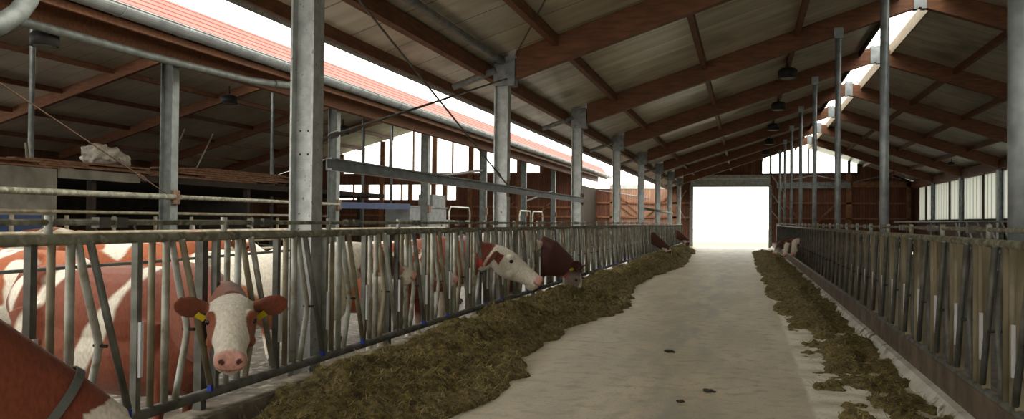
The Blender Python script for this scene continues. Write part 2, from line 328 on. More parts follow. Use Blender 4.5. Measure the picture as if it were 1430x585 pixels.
# framing timbers on the far walls
b = B()
def fr(x0, z0, x1, z1, s=.12, y=YW): beam(b, (x0, y - .07, z0), (x1, y - .07, z1), .12, s, up=(0, 1, 0)) if False else beam(b, (x0, y - .07, z0), (x1, y - .07, z1), s, .12, up=(0, 1, 0))
fr(-9.4, 1.85, -3.45, 1.85); fr(-9.4, 2.78, -3.45, 2.78)
for x in (-8.4, -4.35): fr(x, 0, x, 3.7, .34)
fr(-8.0, 3.3, -6.5, 1.9, .1); fr(-4.6, 3.4, -6.2, 1.9, .1); fr(-8.0, 2.7, -7.0, 1.9, .08)
fr(1.65, 1.85, 9.6, 1.85, .1); fr(1.65, 2.80, 9.6, 2.80, .1)
fr(6.1, 0, 6.1, 4.6, .34); fr(9.45, 0, 9.45, 4.1, .25)
fr(6.1, 3.95, 9.6, 3.95, .34)
fr(2.2, 3.0, 4.0, .9, .12); fr(5.6, 3.0, 3.6, .9, .12)
struct('trim_8', b, wood_frame)
b = B(); beam(b, (1.9, YW - .12, 3.9), (6.2, YW - .12, 3.9), .12, .38); struct('trim_9', b, galv)
b = B()
for x0, z0, x1, z1 in ((1.6, 4.5, 2.4, 3.3), (1.6, 3.4, 2.4, 2.2), (1.6, 2.3, 2.4, 1.3), (2.2, 4.1, 4.0, 4.5), (6.0, 4.1, 4.2, 4.5), (6.4, 4.1, 8.2, 4.5), (9.4, 4.1, 8.2, 4.5)): tube(b, [(x0, YW - .16, z0), (x1, YW - .16, z1)], .035, 6)
struct('trim_10', b, galv_clean)
b = B()
for x, in ((-3.6,), (-4.2,)): pass
for x0, z0, x1, z1 in ((-3.65, 3.6, -4.2, 2.6), (-4.2, 2.6, -3.65, 1.7), (-9.3, 3.6, -6, 3.1)): tube(b, [(x0, YW - .2, z0), (x1, YW - .2, z1)], .035, 6)
struct('trim_11', b, galv_clean)
b = B(); 
for z in (.9, 1.75, 2.3): box(b, -29.5, -9.6, YH - .12, YH - .001, z, z + .12)
for x in (-25.3, -22.1, -18.6, -16.2, -13.1, -11, -9.75): box(b, x - .14, x + .14, YH - .16, YH - .001, -.25, 4.4)
for x0, x1 in ((-16.0, -13.3), (-12.9, -11.1)): beam(b, (x0, YH - .08, 1.0), (x1, YH - .08, 2.7), .1, .08, up=(0, 1, 0))
struct('trim_12', b, wood_frame)

# ================================================================ ROOF FRAMES
def rafter_bm(x0, x1, zf, y, dep, wd=.17):
    b = B(); prism_y(b, [(x0, zf(x0) - dep), (x1, zf(x1) - dep), (x1, zf(x1) - .004), (x0, zf(x0) - .004)], y - wd / 2, y + wd / 2); return b
names = {y: i for i, y in enumerate(YM)}
for i, y in enumerate(YM):
    vis = i - 3       # first rafter the photo shows is at 12.43
    where = (ORD[vis] + ' from the camera') if vis >= 0 else ('behind the camera, ' + ORD[i])
    r = tag(obj('rafter', rafter_bm(-3.42, 3.39, zt, y, .43), glulam), 'timber rafter on the left slope of the main roof, %s' % where, 'rafter', 'left slope rafters of the main roof')
    b = B(); box(b, 3.27, 3.36, y - .10, y + .10, 5.90, 6.385); box(b, 3.42, 3.51, y - .10, y + .10, 5.90, 6.385); box(b, 3.36, 3.42, y - .095, y + .095, 5.93, 6.37)
    obj('ridge_plate', b, galv_clean, r)
    tag(obj('rafter', rafter_bm(3.40, XWALL - .1, zt, y, .43), glulam), 'timber rafter on the right slope of the main roof, %s' % where, 'rafter', 'right slope rafters of the main roof')
for i, x in enumerate((-2.8, -.87, 1.03)):
    b = B(); beam(b, (x, YB, zt(x) - .085), (x, YW + .3, zt(x) - .085), .10, .16); tag(obj('purlin', b, purl), 'timber purlin running the length of the left roof slope, %s up from the eave' % ORD[i], 'purlin', 'purlins of the main roof')
for i, x in enumerate((5.35, 6.9, 8.45)):
    b = B(); beam(b, (x, YB, zt(x) - .085), (x, YW + .3, zt(x) - .085), .10, .16); tag(obj('purlin', b, purl), 'timber purlin running the length of the right roof slope, %s down from the ridge' % ORD[i], 'purlin', 'purlins of the main roof')
b = B(); beam(b, (-3.95, YB, zt(-3.95) - .12), (-3.95, YW, zt(-3.95) - .12), .12, .20); tag(obj('eave_beam', b, purl), 'orange-brown timber eave beam along the left edge of the main roof', 'beam')
b = B(); beam(b, (9.62, YB, 3.92), (9.62, YW, 3.92), .14, .34); tag(obj('eave_beam', b, purl), 'timber eave beam on top of the right side wall', 'beam')
b = B(); beam(b, (-4.66, YB, zt(-4.66) - .06), (-4.66, YW, zt(-4.66) - .06), .04, .16); struct('trim_13', b, purl)
# ridge opening: upstand boards and bows of the vent cover
b = B(); box(b, 3.76, 3.80, YB, YW + .4, 6.12, 6.42); struct('trim_14', b, pale_tan)
b = B(); box(b, 2.97, 3.01, YB, YW + .4, 6.10, 6.50); struct('trim_15', b, dark_wood)
rv = thing('ridge_vent', 'open ridge vent of the main barn with bowed cover hoops and daylight above', 'roof vent', (3.39, 20, 6.5))
for k in range(44):
    y = 1.0 + 1.2 * k; b = B()
    tube(b, [(3.39 - .39 * math.cos(a), y, 6.50 + .30 * math.sin(a)) for a in [math.pi * j / 8 for j in range(9)]], .012, 6); obj('hoop', b, white_trim, rv)
# main gutter under the left eave
def gutter(bm, x, z, r, y0, y1, seg=14, t=.006):
    prev = None
    for ring in (0,):
        a = [(x + r * math.cos(t_), z + r * math.sin(t_)) for t_ in [math.pi + math.pi * k / seg for k in range(seg + 1)]]
        bb = [(x + (r - t) * math.cos(t_), z + (r - t) * math.sin(t_)) for t_ in [math.pi + math.pi * k / seg for k in range(seg + 1)]][::-1]
        prism_y(bm, a + bb, y0, y1)
g = thing('rain_gutter', 'dark half-round gutter under the left eave of the main barn', 'gutter', (-4.80, 0, 3.68))
b = B(); gutter(b, -4.80, 3.70, .085, YB, YW + .4); obj('trough', b, galv, g)
for y in range(-10, 55, 2):
    b = B(); beam(b, (-4.69, y, 3.73), (-4.90, y, 3.715), .02, .012); obj('gutter_bracket', b, galv, g)

# ================================================================ LEFT HALL FRAME
YWP = [.26, 6.26] + [12.26 + 6 * k for k in range(6)]
for i, y in enumerate(YWP):
    lab = ORD[i - 2] + ' in view' if i >= 2 else 'out of view, ' + ORD[i]
    tag(obj('rafter', rafter_bm(-19.19, -9.55, zl, y, .40, .16), glulam), 'orange left hall rafter, gutter side, %s' % lab, 'rafter', 'right slope rafters of the left hall')
    tag(obj('rafter', rafter_bm(-29.5, -19.21, zl, y, .40, .16), glulam), 'orange left hall rafter falling away to the left, %s' % lab, 'rafter', 'left slope rafters of the left hall')
for i, x in enumerate((-21.4, -23.6, -25.8, -28.0)):
    b = B(); beam(b, (x, YB, zl(x) - .09), (x, YH, zl(x) - .09), .12, .17); tag(obj('purlin', b, purl), 'orange-brown purlin of the left hall roof, %s down from its ridge' % ORD[i], 'purlin', 'purlins of the left hall')
for i, x in enumerate((-12, -14.4, -16.8)):
    b = B(); beam(b, (x, YB, zl(x) - .09), (x, YH, zl(x) - .09), .12, .17); tag(obj('purlin', b, purl), 'purlin under the gutter-side slope of the left hall, %s up from the eave' % ORD[i], 'purlin', 'purlins of the left hall gutter side')
b = B(); beam(b, (-9.40, YB, 4.33), (-9.40, YW - .2, 4.33), .16, .36); tag(obj('eave_beam', b, glulam), 'orange timber eave beam of the left hall on its row of columns', 'beam')
b = B(); box(b, -8.80, -8.75, YB, YW, 4.30, 4.62); struct('trim_16', b, glulam)
b = B(); prism_y(b, [(-9.45, 4.50), (-8.76, 4.31), (-8.76, 4.34), (-9.45, 4.53)], YB, YW); struct('trim_17', b, glulam)
b = B(); prism_y(b, [(-8.74, 4.56), (-8.70, 4.56), (-9.16, 5.10), (-9.20, 5.08)], YB, YW); struct('trim_18', b, pink)
g = thing('rain_gutter', 'pale grey half-round zinc gutter along the left hall roof below the red sheeting', 'gutter', (-8.58, 0, 4.45))
b = B(); gutter(b, -8.58, 4.52, .14, YB, YW); obj('trough', b, gutter_m, g)
b = B(); tube(b, [(-8.44, YB, 4.525), (-8.44, YW, 4.525)], .014, 6); obj('bead', b, gutter_m, g)
for k in range(34):
    y = 7.0 + 1.4 * k; b = B(); tube(b, [(-8.58 + .147 * math.cos(t_), y, 4.52 + .147 * math.sin(t_)) for t_ in [math.pi + math.pi * q / 10 for q in range(11)]], .008, 5); obj('gutter_bracket', b, gutter_m, g)
# downpipe hung below that gutter
dp = thing('downpipe', 'long grey downpipe slung under the left gutter with an elbow at its far end', 'pipe', (-9.0, 10, 4.1))
b = B(); tube(b, [(-9.1, 7.5, 4.06), (-9.1, 11, 4.08), (-9.0, 13.6, 4.12), (-8.85, 14.35, 4.16)], .065, 12); obj('pipe', b, galv_dark, dp)
b = B(); tube(b, [(-8.85, 14.30, 4.16), (-8.75, 14.6, 4.17), (-8.64, 14.78, 4.22), (-8.59, 14.8, 4.38)], .075, 12); obj('elbow', b, galv_dark, dp)
dp = thing('downpipe', 'fat curved zinc gutter outlet in the top left corner', 'pipe', (-8.6, 8.2, 4.3))
b = B(); tube(b, [(-8.58, 8.32, 4.40), (-8.58, 8.26, 4.22), (-8.58, 8.12, 4.02), (-8.6, 7.86, 3.80), (-8.7, 7.4, 3.66), (-8.9, 6.8, 3.62)], .12, 14); obj('elbow', b, galv_dark, dp, True)
b = B(); tube(b, [(-8.58, 8.33, 4.46), (-8.58, 8.29, 4.30)], .14, 14); obj('sleeve', b, gutter_m, dp)

# ================================================================ COLUMNS
def hcol(name, x, y, z0, z1, lab, group, w=.22, fl=.18, m=galv, plate=True):
    t = thing(name, lab, 'column', (x, y, z0), group)
    b = B()
    box(b, x - w/2, x - w/2 + .018, y - fl/2, y + fl/2, z0, z1); box(b, x + w/2 - .018, x + w/2, y - fl/2, y + fl/2, z0, z1); box(b, x - w/2 + .018, x + w/2 - .018, y - .01, y + .01, z0, z1)
    obj('shaft', b, m, t)
    b = B(); box(b, x - w/2 - .05, x + w/2 + .05, y - fl/2 - .05, y + fl/2 + .05, z0, z0 + .02); obj('base_plate', b, m, t)
    return t
MAINY = [-5.57, .43] + [6.43 + 6 * k for k in range(8)]
for i, y in enumerate(MAINY):
    vis = i - 2
    lab = 'grey H-section steel column behind the left feed fence, %s' % ('nearest to the camera and widest in the photo' if vis == 0 else ORD[vis] + ' along the row' if vis > 0 else 'out of view, ' + ORD[i])
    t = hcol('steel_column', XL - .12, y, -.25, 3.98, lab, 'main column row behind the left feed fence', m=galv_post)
    b = B(); box(b, XL - .24, XL + .10, y - .10, y - .085, 3.62, 4.08); box(b, XL - .24, XL + .10, y + .086, y + .10, 3.62, 4.08); box(b, XL - .25, XL + .02, y - .1, y + .1, 3.97, 3.99); obj('head_plate', b, galv, t)
    b = B(); tube(b, [(XL - .2, y - .12, 3.86), (XL - .9, y - .12, 3.62)], .05, 10); obj('eave_arm', b, galv, t)
    if vis == 0:
        for dx in (-.03, .045):
            for z in (2.28, 2.08): b = B(); sphere(b, (XL - .12 + dx, y - .052, z), .009, n=8); obj('bolt', b, black_m, t)
    if vis in (1, 2):
        b = B(); box(b, XL - .02, XL + .03, y - .09, y + .06, 1.9, 2.15); obj('rail_clamp', b, rust, t)
for i, y in enumerate([.26, 6.26] + [12.26 + 6 * k for k in range(6)]):
    vis = i - 2
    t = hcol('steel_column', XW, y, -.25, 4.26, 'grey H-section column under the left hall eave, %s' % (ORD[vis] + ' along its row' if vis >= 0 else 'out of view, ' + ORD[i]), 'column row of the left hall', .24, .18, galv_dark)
    b = B(); box(b, XW + .12, XW + .17, y - .09, y + .09, 1.76, 2.0); obj('rail_clamp', b, rust, t)
for i, (x, y) in enumerate(((-18.8, 18.26), (-18.8, 24.26), (-18.8, 30.26), (-17.6, 36.26), (-18.8, 42.26))):
    t = thing('pipe_post', 'thin post under the left hall roof, %s' % ('at the left edge of the photo', 'hidden behind the first hall column', 'right of the first hall column', 'just right of the wide main column', 'between the wide main column and the water tank', 'outside the frame')[i], 'post', (x, y, -.25), 'ridge posts of the left hall')
    b = B(); tube(b, [(x, y, -.25), (x, y, zl(x) - .40)], .075, 10); obj('shaft', b, galv_clean, t)
    b = B(); box(b, x - .13, x + .13, y - .1, y + .1, zl(x) - .46, zl(x) - .39); obj('head_plate', b, galv_clean, t)
for k, y in enumerate([.43] + [6.43 + 6 * k for k in range(8)]):
    r = .06 if k != 1 else .095
    t = thing('pipe_post', 'pipe post in the right feed fence, %s' % ('out of view beside the camera' if k == 0 else 'thick one at the right edge of the photo' if k == 1 else ORD[k - 1] + ' from the camera'), 'post', (XP, y, -.25), 'pipe posts along the right feed fence')
    xx = XP - (.0 if k != 1 else .014)
    b = B(); tube(b, [(xx, y, -.25), (xx, y, zt(xx) - .45)], r, 16); obj('shaft', b, galv_clean, t)
    b = B(); box(b, xx - .09, xx + .09, y - .105, y - .09, zt(xx) - .5, zt(xx) - .28); box(b, xx - .08, xx + .08, y - .09, y + .09, zt(xx) - .475, zt(xx) - .455); obj('head_plate', b, galv_clean, t)
for i, y in enumerate([-5.57, .43] + [6.43 + 6 * k for k in range(8)]):
    hcol('steel_column', XWALL - .15, y, -.25, 3.72, 'light grey column against the right side wall, %s' % (ORD[9 - i] + ' from the far end'), 'column row of the right side wall', .18, .3, galv_clean)

# ================================================================ HORIZONTAL STEEL, RODS
def rail(name, lab, pts, r, m=galv, cat='rail', group=None, n=10):
    b = B(); tube(b, pts, r, n); return tag(obj(name, b, m), lab, cat, group)
b = B(); xx = XL + .06
prism_y(b, [(xx - .03, 1.95), (xx + .03, 1.95), (xx + .03, 1.965), (xx - .015, 1.965), (xx - .015, 2.045), (xx + .03, 2.045), (xx + .03, 2.06), (xx - .03, 2.06)], 6.5, 18.36)
tag(obj('channel_rail', b, galv_clean), 'grey steel channel rail bolted between the first three main columns', 'rail')
rail('channel_rail', 'short steel rail between the last main columns near the lit boarding', [(XL + .02, 30.6, 2.02), (XL + .02, 42.3, 1.98)], .05)
rail('tie_tube', 'grey tie tube joining the column heads at top centre-left', [(XL - .1, .5, 4.0), (XL - .1, 12.35, 4.0)], .055, galv, 'tube')
for i in range(2):
    y0, y1 = 6.34 + 6 * i, 12.18 + 6 * i
    if i: rail('top_rail', 'straight hall rail at head height between left hall columns, %s bay beyond the first column' % ORD[i - 1], [(XW + .19, y0, 1.88), (XW + .19, y1, 1.88)], .04, rail_m, 'rail', 'left hall rails')
    else: rail('top_rail', 'head-height steel rail left of the first left hall column', [(XW + .19, y0, 1.86), (XW + .19, y1, 1.88)], .05, rail_m, 'rail', 'left hall rails')
ROD_M = bar_dark
def rod(lab, p, q, r, tb, group=None):
    t = thing('bracing_rod', lab, 'rod', p, group)
    b = B(); tube(b, [p, q], r, 6); obj('rod', b, ROD_M, t)
    p, q = Vector(p), Vector(q)
    if tb:
        c = p.lerp(q, tb); d = (q - p).normalized(); s = Vector((0, 0, 1)).cross(d).normalized().cross(d) * .022
        b = B(); tube(b, [c - d * .11, c - d * .08 + s, c + d * .08 + s, c + d * .11, c + d * .08 - s, c - d * .08 - s, c - d * .11], .009, 6); obj('turnbuckle', b, rust if ROD_M is rust else galv_clean, t)
    return t
rod('diagonal bracing rod falling from the wide column top to the second main column', (XL + .03, 6.52, 3.76), (XL + .03, 12.34, 2.04), .012, .90)
rod('diagonal bracing rod rising from the wide column to the second column head, buckle low', (XL - .03, 6.52, 2.22), (XL - .03, 12.34, 3.73), .014, .04)
ROD_M = rust
rod('diagonal bracing rod with buckle left of the first hall column', (XW + .1, 6.9, 4.05), (XW + .1, 12.1, 1.93), .010, .88)
ROD_M = bar_dark
rod('thin roof bracing rod rising right from the second main column head', (XL + .15, 12.2, 4.06), (-.87, 7.0, 4.9), .012, 0)
rod('dark bracing arm behind the second main column by the hall windows', (XW, 24.34, 2.85), (XW, 30.18, 3.45), .05, 0)
rod('dark bracing arm farther along the hall columns', (XW, 36.34, 2.4), (XW, 42.18, 3.1), .05, 0)

# ================================================================ FEED FENCES
def headlock_parts(sgn, x, y0, near, theme):
    """returns list of (name, bm, material); local coordinates, y along the fence"""
    z0, z1 = .36, 1.385
    P = []
    def t(pts, r, n=10):
        b = B(); tube(b, [(x + sgn * dx, y0 + yy, zz) for dx, yy, zz in pts], r, n if near else 6); return b
    def bxx(y, wd, dp, za, zb, dx=0):
        b = B(); box(b, x + dx - dp / 2, x + dx + dp / 2, y0 + y - wd / 2, y0 + y + wd / 2, za, zb); return b
    P.append(('upright', bxx(0, .042, .045, z0, z1), theme[0]))
    P.append(('sleeve', bxx(.0, .026, .02, .57, .90, .034 * sgn), sleeve_m))
    P.append(('upright', t([(0, .13, z0), (0, .13, z1)], .022), theme[1]))
    P.append(('upright', t([(0, .26, z0), (0, .26, z1)], .025), theme[2]))
    P.append(('bent_bar', t([(0, .31, z1), (0, .37, 1.15), (0, .46, .86), (0, .475, .80), (0, .46, .72), (0, .40, .50), (0, .36, z0)], .023), theme[3]))
    P.append(('swing_bar', t([(.045, .35, z1), (.045, .66, z0 + .05)], .022), theme[4]))
    P.append(('bolt', t([(-.03, .47, .80), (.06, .47, .80)], .010), black_m))
    if sgn > 0 and theme[4] is not bar_light: P.append(('foot_stop', bxx(.665, .028, .03, z0 + .0, z0 + .045, .045 * sgn), blue_m))
    return P
def feed_fence(lab, x, sgn, y_first, n, nd, themes, back, pitch):
    y_end = y_first + n * pitch
    t = thing('feed_fence', lab, 'feed fence', (x, y_first, 0))
    b = B(); tube(b, [(x, y_first - .4, 1.40), (x, y_end, 1.40)], .030, 12); obj('top_rail', b, rail_m, t)
    b = B(); tube(b, [(x + back * .06, y_first - .4, 1.492), (x + back * .06, y_end, 1.492)], .017, 10); obj('latch_rail', b, rail_m, t)
    b = B(); tube(b, [(x, y_first - .4, .335), (x, y_end, .335)], .036, 12); obj('bottom_rail', b, bar_dark, t)
    for k in range(0, int(n)):
        if k % 2 == 0 and k < 40:
            yy = y_first + k * pitch + .5
            b = B(); box(b, x + back * .06 - .028, x + back * .06 + .028, yy, yy + .09, 1.462, 1.522); obj('latch_block', b, bar_dark, t); b = B(); box(b, x + back * .06 - .028, x + back * .06 + .028, yy + .14, yy + .23, 1.462, 1.522); obj('latch_block', b, bar_dark, t)
            b = B(); tube(b, [(x + back * .06, yy - .33, 1.40), (x + back * .06, yy - .33, 1.53)], .022, 8); obj('latch_stud', b, bar_light, t)
    # posts carrying the fence
    for k in range(0, int(n), 4):
        yy = y_first + k * pitch - .06
        b = B(); box(b, x + back * .07 - .03, x + back * .07 + .03, yy - .03, yy + .03, -.25 if True else 0, 1.42); obj('fence_post', b, bar_dark, t)
    first = {}
    for k in range(n):
        near = k < nd
        th = themes[k % len(themes)]; key = (near, k % len(themes))
        if key not in first:
            parts = headlock_parts(sgn, x, 0, near, th)
            if near:
                par = None
                hl = bpy.data.objects.new('headlock', None); C.objects.link(hl); hl.parent = t; hl['_w'] = (x, 0, 0); hl.location = (0, k * pitch, 0); hl.empty_display_size = .1
                for nme, bm, m in parts: obj(nme, bm, m, hl)
            else:
                bm = B()
                for nme, b2, m in parts:
                    tmp = bpy.data.meshes.new('tmp'); b2.to_mesh(tmp); b2.free(); i0 = len(bm.faces); bm.from_mesh(tmp); bpy.data.meshes.remove(tmp); bm.faces.ensure_lookup_table()
                    for f in bm.faces[i0:]: f.material_index = {id(q): j for j, q in enumerate([*dict.fromkeys([pp[2] for pp in parts])])}[id(m)]
                ml = [*dict.fromkeys([pp[2] for pp in parts])]
                bmesh.ops.translate(bm, verts=bm.verts, vec=(-x, 0, 0))
                me = bpy.data.meshes.new('headlock'); bm.to_mesh(me); bm.free()
                for q in ml: me.materials.append(q)
                hl = bpy.data.objects.new('headlock', me); C.objects.link(hl); hl.parent = t; hl.location = (0, k * pitch, 0)
            first[key] = hl
        else:
            hl = copy_tree(first[key], t); hl.location = (0, k * pitch, 0)
    return t
LT = [(bar_mid, bar_tan, bar_light, bar_light, bar_tan), (bar_mid, bar_light, bar_light, bar_tan, bar_light), (bar_dark, bar_tan, bar_light, bar_light, bar_mid)]
RT = [(right_bar, right_bar, right_bar, bar_dark, bar_dark), (right_bar, bar_tan, right_bar, bar_dark, bar_dark)]
feed_fence('long left self-locking feed fence of slanted galvanised tubes with cows behind', -3.5, 1, 3.41 - .77 * 2, 61, 30, LT, -1, .77)
feed_fence('long right self-locking feed fence of brown dung-stained tubes', 1.66, -1, 2.18, 59, 30, RT, 1, .74)
b = B(); box(b, 1.60, 1.72, 45.9, 46.0, 0, 1.5); struct('trim_19', b, white_trim)
# water pipe running just behind the left fence
rail('water_pipe', 'thin grey water pipe sagging behind the left fence tubes', [(-3.66, 1.5, 1.22), (-3.66, 3.4, 1.235), (-3.68, 4.6, 1.24), (-3.66, 6.2, 1.26)], .011, galv_clean, 'pipe', n=6)

# ================================================================ SILAGE
def fbm(x, y, z=0, o=5):
    v = 0; a = .5; f = 1.0
    for _ in range(o): v += a * noise.noise((x * f, y * f, z)); a *= .5; f *= 2.03
    return v
def lerp_tab(tab, y):
    for (y0, a), (y1, c) in zip(tab, tab[1:]):
        if y <= y1: return a + (c - a) * max(0, (y - y0)) / (y1 - y0)
    return tab[-1][1]
EDGE_L = [(2, -2.5), (4.8, -2.15), (6.2, -2.05), (8.1, -2.1), (8.9, -2.4), (11.5, -2.35), (13, -2.15), (14.8, -2.0), (17, -2.2), (20, -2.5), (24, -2.4), (29, -2.05), (35, -2.2), (40, -2.4), (46, -2.6)]
def hL(x, y):
    e = lerp_tab(EDGE_L, y) + .22 * noise.noise((y * .9, 3.1, 0)) + .10 * noise.noise((y * 3.1, 7, 0))
    u = (x + 3.36) / (e + 3.36)
    if u > 1.15: return -.06
    prof = min(1, max(0, 1 - u) * 2.6) ** .6 * (.55 + .45 * math.sin(min(1, max(0, u + .25)) * math.pi)) if u < 1 else 0
    start = min(1, max(0, (y - 4.3) / 2.2)) * min(1, max(0.0, (47 - y) / 2))
    h = .33 * prof * (.7 + .9 * (noise.noise((x * 1.1, y * .8, 1)) * .5 + .35)) * (.25 + .75 * start)
    h += (.15 * fbm(x * 3.2, y * 2.6, 4) + .075 * fbm(x * 9, y * 9, 9, 4)) * min(1, prof * 1.6 + .15) - .012 * (1 - prof) - (.05 if u > 1 else 0)
    if y < 5.4: h -= .10 * (5.4 - y) * (1.0 if x < -2.9 else .3)
    return h
def hR(x, y):
    v = fbm(x * 2.6 + 5, y * 1.5, 2); v2 = noise.noise((x * 1.0, y * .55, 8))
    c = 1.13 + .15 * noise.noise((y * .5, 1, 1)); wd = .40 + .010 * min(30, y)
    band = 1 - ((x - c) / wd) ** 2
    far = min(1, max(0, (y - 8) / 8))
    h = .30 * v + .10 * v2 + .09 * band - .055 + .085 * far
    if band < 0: h -= .25 * -band
    h = .20 * (1 - math.exp(-h / .20)) if h > 0 else h
    if h > 0: h += .06 * fbm(x * 10, y * 10, 5, 4) * min(1, h * 20)
    return h
def heap(name, lab, hf, x0, x1, y0, y1, nx, nstraw, m=silage_m):
    b = B(); ys = [y0]
    while ys[-1] < y1: ys.append(ys[-1] + max(.028, .0035 * ys[-1]))
    xs = [x0 + (x1 - x0) * i / nx for i in range(nx + 1)]
    rows = [[b.verts.new((x, y, hf(x, y))) for x in xs] for y in ys]
    for r0, r1 in zip(rows, rows[1:]):
        for i in range(nx):
            q = (r0[i], r0[i+1], r1[i+1], r1[i])
            if max(v.co.z for v in q) > -.03: b.faces.new(q).smooth = True
    for v in [v for v in b.verts if not v.link_faces]: b.verts.remove(v)
    o = obj(name, b, m)
    o.data.materials.append(straw_m)
    bm = B(); bm.from_mesh(o.data)
    rnd = random.Random(3)
    k = 0
    while k < nstraw:
        y = y0 + (y1 - y0) * rnd.random() ** 1.9; x = x0 + (x1 - x0) * rnd.random(); h = hf(x, y)
        if h < .004: 
            if rnd.random() > .15 or h < -.035: continue
            h = 0.004
        k += 1
        L_ = rnd.uniform(.03, .12) * (1 + .02 * y); a = rnd.uniform(0, 6.28); e = rnd.uniform(-.25, .5); wv = rnd.uniform(.0012, .003) * (1 + .06 * y)
        d = Vector((math.cos(a) * math.cos(e), math.sin(a) * math.cos(e), math.sin(e))) * L_; s = Vector((-math.sin(a), math.cos(a), 0)) * wv
        p = Vector((x, y, h + .004)); mid = p + d * .5 + Vector((0, 0, .008))
        v = [bm.verts.new(q) for q in (p - s, p + s, mid + s, mid - s, p + d)]
        f1 = bm.faces.new((v[0], v[1], v[2], v[3])); f2 = bm.faces.new((v[3], v[2], v[4])); f1.material_index = f2.material_index = 1
    bm.to_mesh(o.data); bm.free()
    return tag(o, lab, 'silage', kind='stuff')
heap('silage_heap', 'long heap of brown-green chopped silage along the left feed fence', hL, -3.37, -1.55, 2.6, 47, 62, 26000)
heap('silage_heap', 'scattered clumps of dark silage on the pale strip by the right fence', hR, .35, 1.60, 3.0, 46, 46, 12000)
for i, (px, py, s) in enumerate(((-.84, 9.9, .045), (-.3, 7.7, .04), (-.52, 7.2, .028))):
    b = B(); sphere(b, (0, 0, 0), s, 1.5, 1, .35, 14)
    for v in b.verts: v.co += Vector((0, 0, 1)) * .4 * s * noise.noise(v.co * 30) + v.co * .3 * noise.noise(v.co * 18 + Vector((i, 0, 0)))
    o = tag(obj('dung_clump', b, dung, smooth=True), 'small dark clump on the bare alley floor, %s' % ('left of the worn grey track', 'nearest the middle of the alley', 'tiny one left in the foreground', 'tiny one lowest in the photo', 'far one toward the gate')[i], 'clump', 'dark clumps dropped on the alley')
    o.location = (px, py, s * .3)

# ================================================================ COWS
def hide_mat():
    m = bpy.data.materials.new('cow_hide'); m.use_nodes = True; N = m.node_tree.nodes; L = m.node_tree.links; b = N['Principled BSDF']
    a = N.new('ShaderNodeVertexColor'); a.layer_name = 'hide'; n = N.new('ShaderNodeTexNoise'); n.inputs['Scale'].default_value = 60; n.inputs['Detail'].default_value = 4
    tc = N.new('ShaderNodeTexCoord'); mp = N.new('ShaderNodeMapping'); mp.inputs['Scale'].default_value = (1, 1, .4); L.new(tc.outputs['Object'], mp.inputs[0]); L.new(mp.outputs[0], n.inputs['Vector'])
    r = N.new('ShaderNodeMapRange'); r.inputs[1].default_value = .3; r.inputs[2].default_value = .7; r.inputs[3].default_value = .78; r.inputs[4].default_value = 1.12; L.new(n.outputs['Fac'], r.inputs[0])
    hv = N.new('ShaderNodeHueSaturation'); L.new(r.outputs[0], hv.inputs['Value']); L.new(a.outputs['Color'], hv.inputs['Color']); L.new(hv.outputs[0], b.inputs['Base Color'])
    bp = N.new('ShaderNodeBump'); bp.inputs['Strength'].default_value = .35; bp.inputs['Distance'].default_value = .006; L.new(n.outputs['Fac'], bp.inputs['Height']); L.new(bp.outputs[0], b.inputs['Normal'])
    b.inputs['Roughness'].default_value = .62; b.inputs['Specular IOR Level'].default_value = .25
    b.inputs['Sheen Weight'].default_value = .15
    return m
hide = hide_mat()
BROWN, RED, DARK, WHITE, PINK = (.27, .075, .03), (.33, .095, .035), (.095, .032, .02), (.74, .68, .57), (.66, .34, .28)
def mix3(a, c, t): t = max(0, min(1, t)); return tuple(x * (1 - t) + y * t for x, y in zip(a, c))
